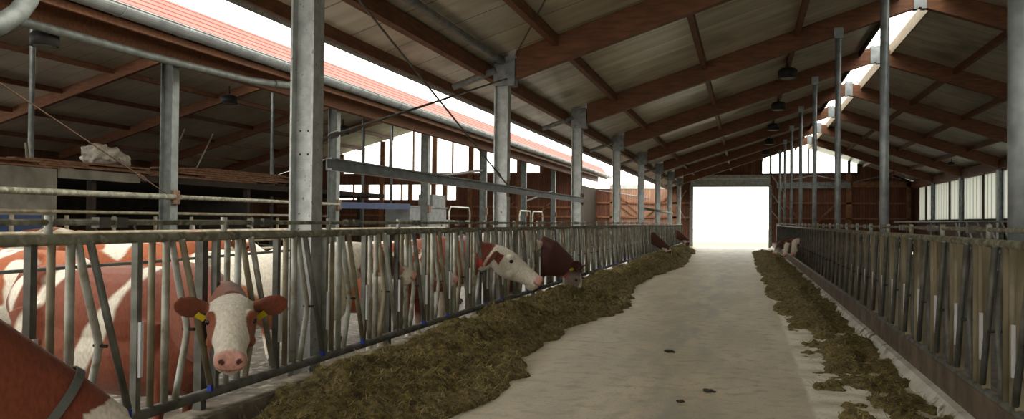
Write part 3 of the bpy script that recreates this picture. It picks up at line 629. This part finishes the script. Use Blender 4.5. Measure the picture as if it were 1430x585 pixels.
def cow(label, loc, heading, poll, hdir, hup=(0, 0, 1), brown=BROWN, seed=0, white=0.0, voxel=.022, face='white', collar=None, tags=True, scale=1.07, hs_=1.0, rump=False, ear_off=(0, 0, 0), nk=1.0, belly=False, eyepatch=True, tuft=False, stripe=False, wide=1.0, neck_mid=None, horns=False, group=None, tail=True, patch=0.1):
    """loc: ground point under the trunk; heading: angle of forward in degrees from +X; poll / hdir in world space"""
    a = math.radians(heading); Fw = Vector((math.cos(a), math.sin(a), 0)); Rt = Vector((math.sin(a), -math.cos(a), 0)); O = Vector(loc); s = scale
    W = lambda x, y, z: O + Rt * x * s + Fw * y * s + Vector((0, 0, z * s))
    P = Vector(poll); hd = Vector(hdir).normalized(); hu = Vector(hup); hs = hd.cross(hu).normalized(); hu = hs.cross(hd).normalized()   # hs = head's right
    hs0 = hs
    S_ = s; k_ = hs_ * s
    HL = lambda x, t, u: P + hs * x * k_ * wide + hd * t * k_ + hu * u * k_
    b = B()
    loft(b, [(W(0, -.93, 1.18), .08, .10), (W(0, -.86, 1.12), .20, .22), (W(0, -.70, 1.07), .27, .30), (W(0, -.45, 1.02), .29, .35), (W(0, -.1, .97), .345, .40), (W(0, .25, .97), .34, .40), (W(0, .5, .99), .28, .38), (W(0, .68, 1.02), .22, .32), (W(0, .78, 1.04), .14, .22)], n=24)
    if belly: loft(b, [(W(0, -.80, .92), .16, .2), (W(0, -.35, .76), .34, .37), (W(0, .2, .73), .34, .37), (W(0, .62, .74), .25, .34), (W(0, .86, .86), .14, .24)], n=20)
    # hip bones, withers
    for x in (-.19, .19): sphere(b, W(x, -.52, 1.27), .085 * s)
    sphere(b, W(0, .5, 1.28), .11 * s)
    # neck
    base = W(0, .52, 1.08); nm = Vector(neck_mid) if neck_mid else (base + P) / 2 + Vector((0, 0, .02))
    pe = P + hd * .05 * s - hu * .05 * s
    b1 = base.lerp(nm, .55); b2 = nm.lerp(pe, .5)
    loft(b, [(base, .18 * s, .33 * s), (b1 - Vector((0, 0, .12 * s * (nk - 1))), .155 * s * nk ** .5, .275 * s * nk), (nm - Vector((0, 0, .16 * s * (nk - 1))), .13 * s * nk ** .5, .22 * s * nk), (b2, .115 * s * nk ** .5, .175 * s * (1 + (nk - 1) * .6)), (pe, .10 * s, .13 * s)], n=20)
    # brisket / dewlap
    loft(b, [(W(0, .62, .82), .10, .14), (base.lerp(nm, .5) - Vector((0, 0, .18 * s)), .05, .10), (nm - Vector((0, 0, .17 * s)), .03, .06)], n=10)
    # head
    st = [(-.05, -.02, .055, .05), (.0, -.03, .105, .085), (.06, -.045, .118, .115), (.14, -.06, .122, .135), (.21, -.065, .118, .135), (.28, -.06, .098, .118), (.36, -.055, .080, .098), (.43, -.055, .074, .084), (.49, -.055, .080, .078), (.535, -.055, .076, .068), (.56, -.06, .050, .045)]
    loft(b, [(HL(0, t, u), w_ * k_ * wide, h_ * k_) for t, u, w_, h_ in st], upv=hu, n=24)
    for sg in (-1, 1):
        sphere(b, HL(sg * .095, .175, .015), .036 * k_)                     # brow
        sphere(b, HL(sg * .085, .25, -.12), .045 * k_)                      # jaw
        sphere(b, HL(sg * .043, .53, -.01), .033 * k_)                      # nostril wings
    sphere(b, HL(0, .49, -.115), .05 * k_, 1.1, 1, .9)                      # chin
    # ears
    ears = []
    for sg in (-1, 1):
        e0 = HL(sg * .085, .03, -.035); ed = (hs * sg * 1.0 - hd * .02 + hu * .06 + Vector(ear_off)).normalized()
        ps = [(0, .030, .026), (.05, .045, .028), (.10, .078, .024), (.155, .090, .020), (.20, .075, .016), (.235, .035, .010)]
        loft(b, [(e0 + ed * q * k_ + Vector((0, 0, -.012)) * (q / .25), w_ * k_, h_ * k_) for q, w_, h_ in ps], upv=hd if abs(hd.z) < .95 else hu, n=14) if False else None
        # flat of the ear faces along the face direction
        rings = []
        for q, w_, h_ in ps:
            c_ = e0 + ed * q * k_; rings.append([b.verts.new(c_ + hd * -h_ * k_ * math.sin(t_) * .9 + hu * w_ * k_ * math.cos(t_)) for t_ in [2 * math.pi * k / 14 for k in range(14)]])
        for r0, r1 in zip(rings, rings[1:]):
            for k in range(14): b.faces.new((r0[k], r0[(k+1) % 14], r1[(k+1) % 14], r1[k]))
        b.faces.new(rings[0][::-1]); b.faces.new(rings[-1]); ears.append((e0, ed))
    if horns:
        for sg in (-1, 1): tube(b, [HL(sg * .07, -.01, .03), HL(sg * .13, -.03, .06), HL(sg * .16, -.03, .12)], [.028 * k_, .022 * k_, .012 * k_], 8)
    # legs
    for sg in (-1, 1):
        tube(b, [W(sg * .17, .50, .98), W(sg * .18, .46, .74), W(sg * .17, .50, .56), W(sg * .165, .50, .41), W(sg * .165, .49, .27), W(sg * .165, .48, .13), W(sg * .165, .51, .07), W(sg * .165, .53, .0)], [.15*s, .105*s, .066*s, .058*s, .038*s, .044*s, .05*s, .06*s], 12)
        tube(b, [W(sg * .17, -.60, 1.02), W(sg * .20, -.52, .80), W(sg * .20, -.60, .64), W(sg * .19, -.76, .50), W(sg * .19, -.74, .32), W(sg * .19, -.70, .14), W(sg * .19, -.66, .07), W(sg * .19, -.63, .0)], [.20*s, .165*s, .095*s, .056*s, .042*s, .046*s, .05*s, .06*s], 12)
    sphere(b, W(0, -.42, .62), .17 * s, 1, 1.2, .8)
    if tail: tube(b, [W(0, -.90, 1.26), W(0, -.99, 1.15), W(0, -1.0, .8), W(0, -.97, .5), W(0, -.97, .36)], [.045*s, .034*s, .022*s, .030*s, .014*s], 8)
    bmesh.ops.recalc_face_normals(b, faces=b.faces)
    tmp = bpy.data.meshes.new('tmp'); b.to_mesh(tmp); b.free(); to = bpy.data.objects.new('tmp', tmp); C.objects.link(to)
    md = to.modifiers.new('r', 'REMESH'); md.mode = 'VOXEL'; md.voxel_size = voxel; md.use_smooth_shade = True
    sm = to.modifiers.new('s', 'SMOOTH'); sm.factor = .5; sm.iterations = 5 if voxel > .015 else 6
    dg = bpy.context.evaluated_depsgraph_get(); me = bpy.data.meshes.new_from_object(to.evaluated_get(dg)); bpy.data.objects.remove(to); bpy.data.meshes.remove(tmp)
    me.name = 'cow_body'
    # colours
    ca = me.color_attributes.new('hide', 'FLOAT_COLOR', 'POINT')
    cols = []
    for v in me.vertices:
        p = v.co; q = p - P; ht, hx, hz = q.dot(hd) / k_, q.dot(hs) / (k_ * wide), q.dot(hu) / k_
        qb = p - O; bx, by, bz = qb.dot(Rt) / s, qb.dot(Fw) / s, qb.z / s
        nz = noise.noise((p * 2.2) + Vector((seed * 7.3, 0, 0))) + .35 * noise.noise(p * 6 + Vector((seed, 0, 0)))
        base_c = brown
        inhead = -.02 - .03 * nz - (.11 if tuft else 0) < ht < .62 and abs(hx) < .36 and -.26 < hz < .22
        # coat patches
        wv = nz + white
        if by > .9: wv = nz + white - patch * 3
        cc = mix3(base_c, WHITE, (wv - patch) * 14)
        cc = mix3(cc, WHITE, (.50 - bz) * 7 - .5 + nz) if by < .9 else cc
        if stripe and not inhead:
            cc = base_c
            for c0, sl, ww in ((.36, .62, .085), (-.34, .50, .075), (-.70, .3, .05)):
                cc = mix3(cc, WHITE, (ww + .07 * nz - abs(by - (c0 - (1.36 - bz) * sl))) * 30)
        if rump and by < -.72 + .2 * nz: cc = brown
        if bz < .08: cc = (.05, .04, .03)
        if inhead:
            ear = abs(hx) > .122 and ht < .12
            if face == 'white':
                cc = WHITE
                e = ((abs(hx) - .112) / .040) ** 2 + ((ht - .24) / .085) ** 2
                if eyepatch: cc = mix3(cc, mix3(brown, RED, .3), (1.25 - e + .4 * nz) * 4)
                if abs(hx) > .108 and ht < .11: cc = brown
            elif face == 'dark':
                cc = mix3(brown, WHITE, (ht - .30) * 9 + nz)
            else:
                cc = mix3(WHITE, brown, (.14 - ht) * 12 + nz)
                if abs(hx) > .07 and ht < .4: cc = mix3(cc, brown, .8)
            if ear: cc = mix3(mix3(brown, DARK, .5), brown, (abs(hx) - .15) * 9)
            if ht > .485 and not ear:
                cc = mix3(cc, PINK, (ht - .492 + (.02 if hz > -.07 else -.03)) * 26)
                for sg in (-1, 1):
                    if ((hx - sg * .040) / .014) ** 2 + ((hz + .012) / .019) ** 2 < 1 and ht > .52: cc = (.10, .035, .03)
                if abs(hz + .083 - .25 * abs(hx)) < .007 and ht > .49: cc = (.25, .12, .10)
        cols += [*cc, 1]
    ca.data.foreach_set('color', cols)
    me.materials.clear(); me.materials.append(hide)
    t = thing('cow', label, 'cow', loc, group)
    body = bpy.data.objects.new('body', me); C.objects.link(body); body.parent = t; me.transform(Matrix.Translation(-O)); body['_w'] = tuple(loc)
    for sg in (-1, 1):
        b = B(); sphere(b, HL(sg * .108, .195, -.010), .021 * k_, n=14); obj('eye', b, eye_m, t, True)
        if tags and voxel < .024:
            e0, ed = ears[0 if sg < 0 else 1]; c_ = e0 + ed * .075 * k_ + hd * .030 * k_ - hu * .045 * k_
            b = B(); beam(b, c_ - ed * .022 * k_ - hu * .02 * k_, c_ + ed * .026 * k_ + hu * .014 * k_, .008, .042 * k_, up=hu); obj('ear_tag', b, yellow_m, t)
    if collar:
        fr_ = collar[0]; cpos = nm.lerp(pe, fr_); cd = (pe - nm).normalized(); side = cd.cross(Vector((0, 0, 1))).normalized(); uu = side.cross(cd)
        rx, rz = (.13 + (.10 - .13) * fr_) * s + .016, (.22 + (.13 - .22) * fr_) * s + .012; b = B(); n = 28; wdt = .022
        rings = []
        for off, rr in ((-wdt, 1), (wdt, 1), (wdt, 1.04), (-wdt, 1.04)):
            rings.append([b.verts.new(cpos + cd * off + side * rx * rr * math.cos(q) + uu * rz * rr * math.sin(q)) for q in [2 * math.pi * k / n for k in range(n)]])
        for i in range(4):
            r0, r1 = rings[i], rings[(i + 1) % 4]
            for k in range(n): b.faces.new((r0[k], r0[(k+1) % n], r1[(k+1) % n], r1[k]))
        obj('collar', b, collar_m, t)
        if len(collar) > 1:
            b = B(); vs = -1 if side.dot(Vector((1, -.8, 0))) < 0 else 1; pp = cpos + side * vs * rx * .90 - uu * rz * .5; beam(b, pp - uu * .05, pp + uu * .05, .05, .045, up=cd); obj('collar_tag', b, red_m, t)
    return t
FZ = -.25
cow('red and white cow looking at the camera through the fence, yellow tags in both ears', (-4.72, 5.45, FZ), 0, (-3.16, 4.64, 1.00), (.47, -.70, -.53), seed=3, white=.02, voxel=.0105, brown=(.21, .056, .026), stripe=True, neck_mid=(-3.52, 5.12, .84), nk=1.3, belly=True, scale=1.03, hs_=1.0, wide=1.20)
cow('brown cow with grey collar eating head down in the bottom left corner', (-4.55, 2.10, FZ), 22, (-3.05, 3.52, .50), (.25, .35, -.9), seed=5, voxel=.014, brown=(.20, .050, .022), neck_mid=(-3.40, 3.02, .84), collar=(.55,), tuft=True, white=-.3, face='white', patch=.2)
cow('white cow with brown rump and head standing behind the widest column', (-4.70, 7.50, FZ), 12, (-3.78, 7.95, 1.22), (.6, .6, -.45), seed=8, white=.42, brown=(.36, .12, .045), rump=True, face='mix')
cow('white and brown spotted cow right of the widest column', (-4.80, 9.15, FZ), 4, (-3.82, 9.45, 1.12), (.6, .5, -.5), seed=12, white=.22, brown=RED)
cow('brown collared cow with white face and red tag reaching through the left fence', (-4.95, 10.75, FZ), 0, (-3.28, 10.88, 1.14), (.84, .20, -.56), seed=2, white=-.6, nk=1.35, eyepatch=False, brown=(.22, .052, .028), voxel=.015, collar=(.6, 1), neck_mid=(-3.78, 10.8, 1.02), face='white', patch=.15, hs_=1.30, ear_off=(-.3, 0, -.35), tags=False)
cow('cream-backed cow just behind the cow in the red-tagged collar', (-4.95, 12.0, FZ), 0, (-3.95, 11.9, 1.1), (.6, .3, -.5), seed=15, white=.35, brown=RED)
cow('white-headed cow with head raised behind the left fence tubes', (-4.95, 13.35, FZ), 10, (-3.80, 13.75, 1.34), (.55, .65, -.30), seed=21, white=.45, brown=(.30, .09, .035), voxel=.018)
cow('dark brown horned cow feeding head down beside the silage, red tag on cheek', (-4.62, 14.7, FZ), -5, (-2.88, 14.60, .60), (.10, -.62, -.75), hup=(.9, .3, .1), seed=4, white=-.9, nk=1.35, brown=(.085, .028, .020), voxel=.016, neck_mid=(-3.32, 14.45, .92), collar=(.8, 1), horns=True, face='mix', hs_=1.15, scale=1.12)
cow('brown cow with pale face feeding head down far along the left fence', (-4.65, 32.2, FZ), 0, (-2.85, 32.6, .55), (.3, -.25, -.95), hup=(.9, .3, .1), seed=6, white=-.3, brown=(.12, .045, .03), neck_mid=(-3.45, 32.4, .92), tags=False)
cow('brown cow feeding at the far end of the left fence beside the gate', (-4.85, 44.0, FZ), 0, (-2.9, 44.5, .62), (.2, -.2, -.95), hup=(.9, .3, .1), seed=7, white=-.3, brown=(.14, .05, .03), neck_mid=(-3.45, 44.3, .92), tags=False)
cow('white-faced cow putting its head through the right fence, nearest of the three', (3.15, 27.2, FZ), 183, (1.52, 26.9, 1.02), (-.25, -.65, -.75), seed=9, white=.1, brown=(.2, .07, .04), neck_mid=(2.1, 27.0, 1.08), tags=False)
cow('cow with brown poll and pale face through the right fence, middle of the three', (3.1, 29.6, FZ), 180, (1.42, 29.4, .92), (-.3, -.55, -.8), seed=10, white=0, brown=(.24, .09, .05), face='mix', neck_mid=(2.1, 29.5, 1.0), tags=False)
cow('dark brown cow through the right fence, farthest of the three', (3.1, 33.4, FZ), 180, (1.35, 33.3, .85), (-.55, -.3, -.8), seed=11, white=-.4, brown=(.13, .06, .045), face='dark', neck_mid=(2.1, 33.35, 1.0), tags=False)
cow('pale cow whose white back shows above the right fence rail', (3.6, 24.6, FZ), 95, (3.5, 26.3, 1.2), (0, 1, -.4), seed=13, white=.6, tags=False, scale=1.06)
cow('red-spotted white cow behind the left fence beyond the third column', (-5.3, 19.8, FZ), 70, (-4.8, 21.5, 1.2), (.3, .9, -.3), seed=17, white=.3, brown=RED, tags=False)
cow('white cow behind the left fence beyond the fourth column', (-5.0, 25.6, FZ), 100, (-5.2, 27.3, 1.2), (-.2, .9, -.3), seed=18, white=.45, tags=False)
cow('red cow standing crosswise behind the left fence by the third column', (-5.2, 17.0, FZ), 15, (-3.95, 17.35, 1.15), (.7, .5, -.5), seed=19, white=-.05, brown=(.36, .11, .05), tags=False)
cow('brown and white cow far back in the pen toward the left hall', (-7.2, 6.9, FZ), 170, (-8.9, 7.2, 1.2), (-1, .1, -.3), seed=23, white=-.12, brown=RED, tags=False)
cow('spotted cow deep in the pen seen just above the left end of the feed fence', (-8.1, 9.3, FZ), 20, (-6.7, 9.9, 1.25), (.7, .3, -.4), seed=31, white=-.1, brown=RED, voxel=.03, tags=False, scale=1.1)
cow('brown and white cow deeper in the pen toward the first hall column', (-11.2, 10.6, FZ), -10, (-9.9, 10.2, 1.3), (.8, -.3, -.4), seed=33, white=.05, brown=RED, voxel=.03, tags=False, scale=1.1)
cow('brown cow in the left hall left of the first hall column', (-11.4, 12.6, FZ), 190, (-12.8, 12.3, 1.2), (-.8, -.2, -.4), seed=35, white=-.1, brown=RED, voxel=.03, tags=False, scale=1.1)

# ================================================================ LEFT HALL CONTENTS
b = B(); box(b, -22, -15, 7, 15.3, 2.42, 2.60); box(b, -15.2, -15, 7, 15.3, -.25, 2.42); struct('wall_store', b, concrete)
lf = thing('storage_loft', 'raised timber loft in the left hall carrying the plank stacks', 'loft', (-18, 17, 2.4))
b = B(); box(b, -22, -15, 15.32, 33, 2.45, 2.62); obj('deck', b, dark_wood, lf)
b = B(); box(b, -15.0, -14.93, 15.32, 17.9, 2.40, 2.62); obj('fascia', b, concrete, lf)
for y in (16.5, 19.5, 23, 27, 31): b = B(); box(b, -15.3, -15.15, y, y + .15, -.25, 2.45); obj('loft_post', b, dark_wood, lf)
b = B(); box(b, -22, -21.9, 15.4, 33, -.25, 2.45); obj('back_boards', b, dark_wood, lf)
rnd = random.Random(11)
for i in range(16):
    y0 = 9.5 + rnd.uniform(0, 5.5); L_ = rnd.uniform(2.5, 5.0); z = 2.64 + .055 * (i // 4); x = -15.25 - .28 * (i % 4) + rnd.uniform(-.05, .05); y1 = min(y0 + L_, 18.6)
    b = B(); dx = rnd.uniform(-.15, .15); beam(b, (x, y0, z), (x + dx * .3, y1, z), .24, .045)
    tag(obj('plank', b, plank_m), 'loose sawn plank piled on the loft below the big white sack', 'plank', 'sawn planks left of the first hall column')
for i in range(18):
    y0 = 18.9 + rnd.uniform(0, 2.5); L_ = rnd.uniform(3.5, 6.5); z = 2.66 + .06 * (i // 3); x = -15.2 - .27 * (i % 3) + rnd.uniform(-.03, .03)
    b = B(); beam(b, (x, y0, z), (x, y0 + L_, z), .24, .048)
    tag(obj('plank', b, plank_m), 'long dark plank in the stack on the loft right of the first hall column', 'plank', 'plank stack right of the first hall column')
for i, (y, z) in enumerate(((19.7, 3.05), (21.0, 3.05))):
    rail('propped_lath', 'thin pale lath standing upright on the plank stack, %s of two' % ('left', 'right')[i], [(-15.6, y, z - .16), (-15.4, y + .55, z + 1.0)], .022, bar_tan, 'lath', n=6)
for i, (y, a_) in enumerate(((13.95, -.15), (14.25, .12), (15.7, -.1))):
    rail('propped_lath', 'short plank end sticking up from the pile at far left, %s' % ORD[i], [(-16.2, y, 2.6), (-16.2, y + a_, 3.25)], .04, bar_tan, 'lath', n=6)
b = B(); sphere(b, (0, 0, 0), .40, .9, 1.15, .62, 40)
for v in b.verts: v.co += v.co * .9 * fbm(v.co.x * 6, v.co.y * 6, v.co.z * 6) + Vector((0, 0, .10)) * max(0, noise.noise(v.co * 5))
sk = thing('bulk_sack', 'crumpled white woven bulk sack lying on the planks at upper left', 'sack', (-15.7, 17.6, 2.98))
o = obj('sack', b, bag_m, None, True); o.parent = sk; o.location = (0, -.25, .10)
b = B(); sphere(b, (0, 0, 0), .28, .9, 1.3, .6, 24)
for v in b.verts: v.co += Vector((0, 0, 1)) * .22 * fbm(v.co.x * 6, v.co.y * 6, 3) + Vector((0, 1, 0)) * .2 * noise.noise(v.co * 6)
o = obj('sack_mouth', b, bag_m, None, True); o.parent = sk; o.location = (0, .42, .02)
# flood lamps
def lamp(lab, x, y, z, s, group):
    t = thing('hanging_lamp', lab, 'lamp', (x, y, z), group)
    b = B(); tube(b, [(x, y, z - .14 * s), (x, y, z + .10 * s), (x, y, z + .17 * s), (x, y, z + .21 * s)], [.30 * s, .31 * s, .24 * s, .08 * s], 20); obj('lamp_housing', b, black_m, t)
    b = B(); tube(b, [(x, y, z - .155 * s), (x, y, z - .14 * s)], [.22 * s, .23 * s], 20); obj('lens', b, galv_dark, t)
    b = B(); tube(b, [(x, y, z + .2 * s), (x, y, z + .52 * s)], .03 * s, 8); obj('hanger', b, black_m, t)
lamp('dark round hanging lamp at upper left beside the thin post', -9.4, 9.33, 3.98, .62, 'left hall lamps')
lamp('dark round hanging lamp right of the first hall column', -14.0, 20.3, 4.85, .75, 'left hall lamps')
lamp('dark lamp in the left hall just right of the widest column', -13.5, 26.2, 4.6, .8, 'left hall lamps')
lamp('dark lamp before the left hall gable windows', -9.45, 31.7, 3.92, .5, 'left hall lamps')
for i, (x, y) in enumerate(((.99, 21.4), (1.0, 27.4), (1.03, 33.4), (1.05, 39.4), (1.05, 45.4))):
    lamp('dark round lamp hanging under the main roof, %s from the camera' % ORD[i], x, y, zt(x) - .40, .75, 'main barn lamps')
lamp('small dark lamp high in the right aisle', 8.0, 37, 4.0, .4, 'right aisle lamps')
# tank, beam, stands
t = thing('water_tank', 'grey metal box tank with a smaller box on top before the hall windows', 'tank', (-12, 30, 0))
b = B(); box(b, -13, -12, 28.7, 32.6, 1.05, 2.02); obj('tank_body', b, tank_m, t)
b = B(); box(b, -12.6, -12, 31.0, 32.5, 2.02, 2.55); obj('control_box', b, tank_m, t)
b = B(); box(b, -13.05, -11.95, 28.6, 32.7, 2.0, 2.06); obj('tank_rim', b, galv, t)
for y in (29, 32.3): b = B(); box(b, -12.2, -12.05, y, y + .12, -.25, 1.05); obj('leg', b, galv, t)
b = B(); beam(b, (-12.0, 22.6, 1.95), (-12.0, 28.58, 2.02), .12, .2); tag(obj('blue_beam', b, blueb), 'dark blue steel beam running to the tank in the left hall', 'beam')
t = thing('barrier_gate', 'pale tube hoop barrier just right of the tank', 'gate', (-9, 25, 0))
b = B(); tube(b, [(-9, 24.7, 0), (-9, 24.7, 1.8), (-9, 24.85, 1.95), (-9, 26.6, 1.95), (-9, 26.75, 1.8), (-9, 26.75, 0)], .03, 8); obj('frame', b, bar_light, t)
b = B(); tube(b, [(-9, 24.7, 1.5), (-9, 26.75, 1.5)], .02, 8); obj('bar', b, bar_light, t)
t = thing('barrier_gate', 'pale double hoop barrier between the second and third main columns', 'gate', (-9, 34, 0))
for y in (33.2, 35.4):
    b = B(); tube(b, [(-9, y, 0), (-9, y, 1.75), (-9, y + .15, 1.95), (-9, y + 1.7, 1.95), (-9, y + 1.85, 1.8), (-9, y + 1.85, 0)], .035, 8); obj('hoop', b, bar_light, t)
b = B(); tube(b, [(-9, 33.2, 1.2), (-9, 37.2, 1.2)], .025, 8); obj('bar', b, bar_light, t)
# stall fittings under the loft, seen dimly
for i in range(10):
    y = 10.6 + i * 1.25; x = -12.6
    t = thing('stall_divider', 'dim grey stall divider hoop in the dark left hall, %s from the left' % ORD[i], 'stall divider', (x, y, -.25), 'stall dividers in the left hall')
    b = B(); tube(b, [(x, y, -.25), (x, y, 1.55)], .04, 8); obj('post', b, bar_tan, t)
    b = B(); tube(b, [(x, y, 1.45), (x - 1.4, y, 1.45), (x - 1.6, y, 1.3), (x - 1.4, y, .75), (x, y, .65)], .03, 8); obj('loop', b, bar_dark, t)
rail('stall_rail', 'tan rail along the dim stalls in the left hall', [(-12.55, 9.5, 1.62), (-12.55, 24, 1.62)], .035, bar_tan)
rail('stall_rail', 'lower tan rail along the dim stalls in the left hall', [(-12.52, 9.5, .95), (-12.52, 24, .95)], .03, bar_tan)
t = thing('blue_drum_rack', 'dark blue crate in the shadow at far left', 'crate', (-14, 12, 0))
b = B(); box(b, -14.6, -13.9, 12.0, 13.8, .9, 1.55); obj('crate_body', b, blueb, t)
for y in (12.05, 13.65): b = B(); box(b, -14.5, -14.0, y, y + .1, -.25, .9); obj('leg', b, dark_wood, t)
# inner pen rails behind the feeding cows
for i, z in enumerate((.55, .95, 1.3)):
    rail('pen_rail', 'inner pen rail behind the feeding cows, %s' % ('lowest', 'middle', 'topmost')[i], [(-8.9, 3, z), (-8.9, 24, z)], .03, bar_tan)
for i, y in enumerate((4, 8, 12, 16, 20, 24)):
    rail('pen_post', 'inner pen post behind the feeding cows, %s from the left' % ORD[i], [(-8.95, y, -.25), (-8.95, y, 1.4)], .045, bar_dark, 'post', 'inner pen posts')
# cubicle dividers on the right side
for i, y in enumerate((25.8, 27.1, 28.4, 29.7, 31.2)):
    t = thing('cubicle_divider', 'slanted pale tube of a cubicle by the right wall, %s from the right edge' % ORD[i], 'cubicle divider', (7, y, -.25), 'cubicle dividers by the right wall')
    b = B(); tube(b, [(7.0, y - .35, .9), (7.0, y + .55, 1.62)][::1], .03, 8); obj('slanted_bar', b, bar_light, t)
    b = B(); tube(b, [(7.0, y + .55, -.25), (7.0, y + .55, 1.66)], .03, 8); obj('post', b, bar_dark, t)
rail('cubicle_rail', 'grey neck rail above the cubicles by the right wall', [(7.0, 20, 1.64), (7.0, 44, 1.64)], .03, galv)
rail('cubicle_rail', 'rail inside the right aisle behind the fence tubes', [(2.5, 4, 1.25), (2.5, 20, 1.25)], .022, galv_clean)

for o in list(bpy.data.objects):
    if '_w' in o: del o['_w']
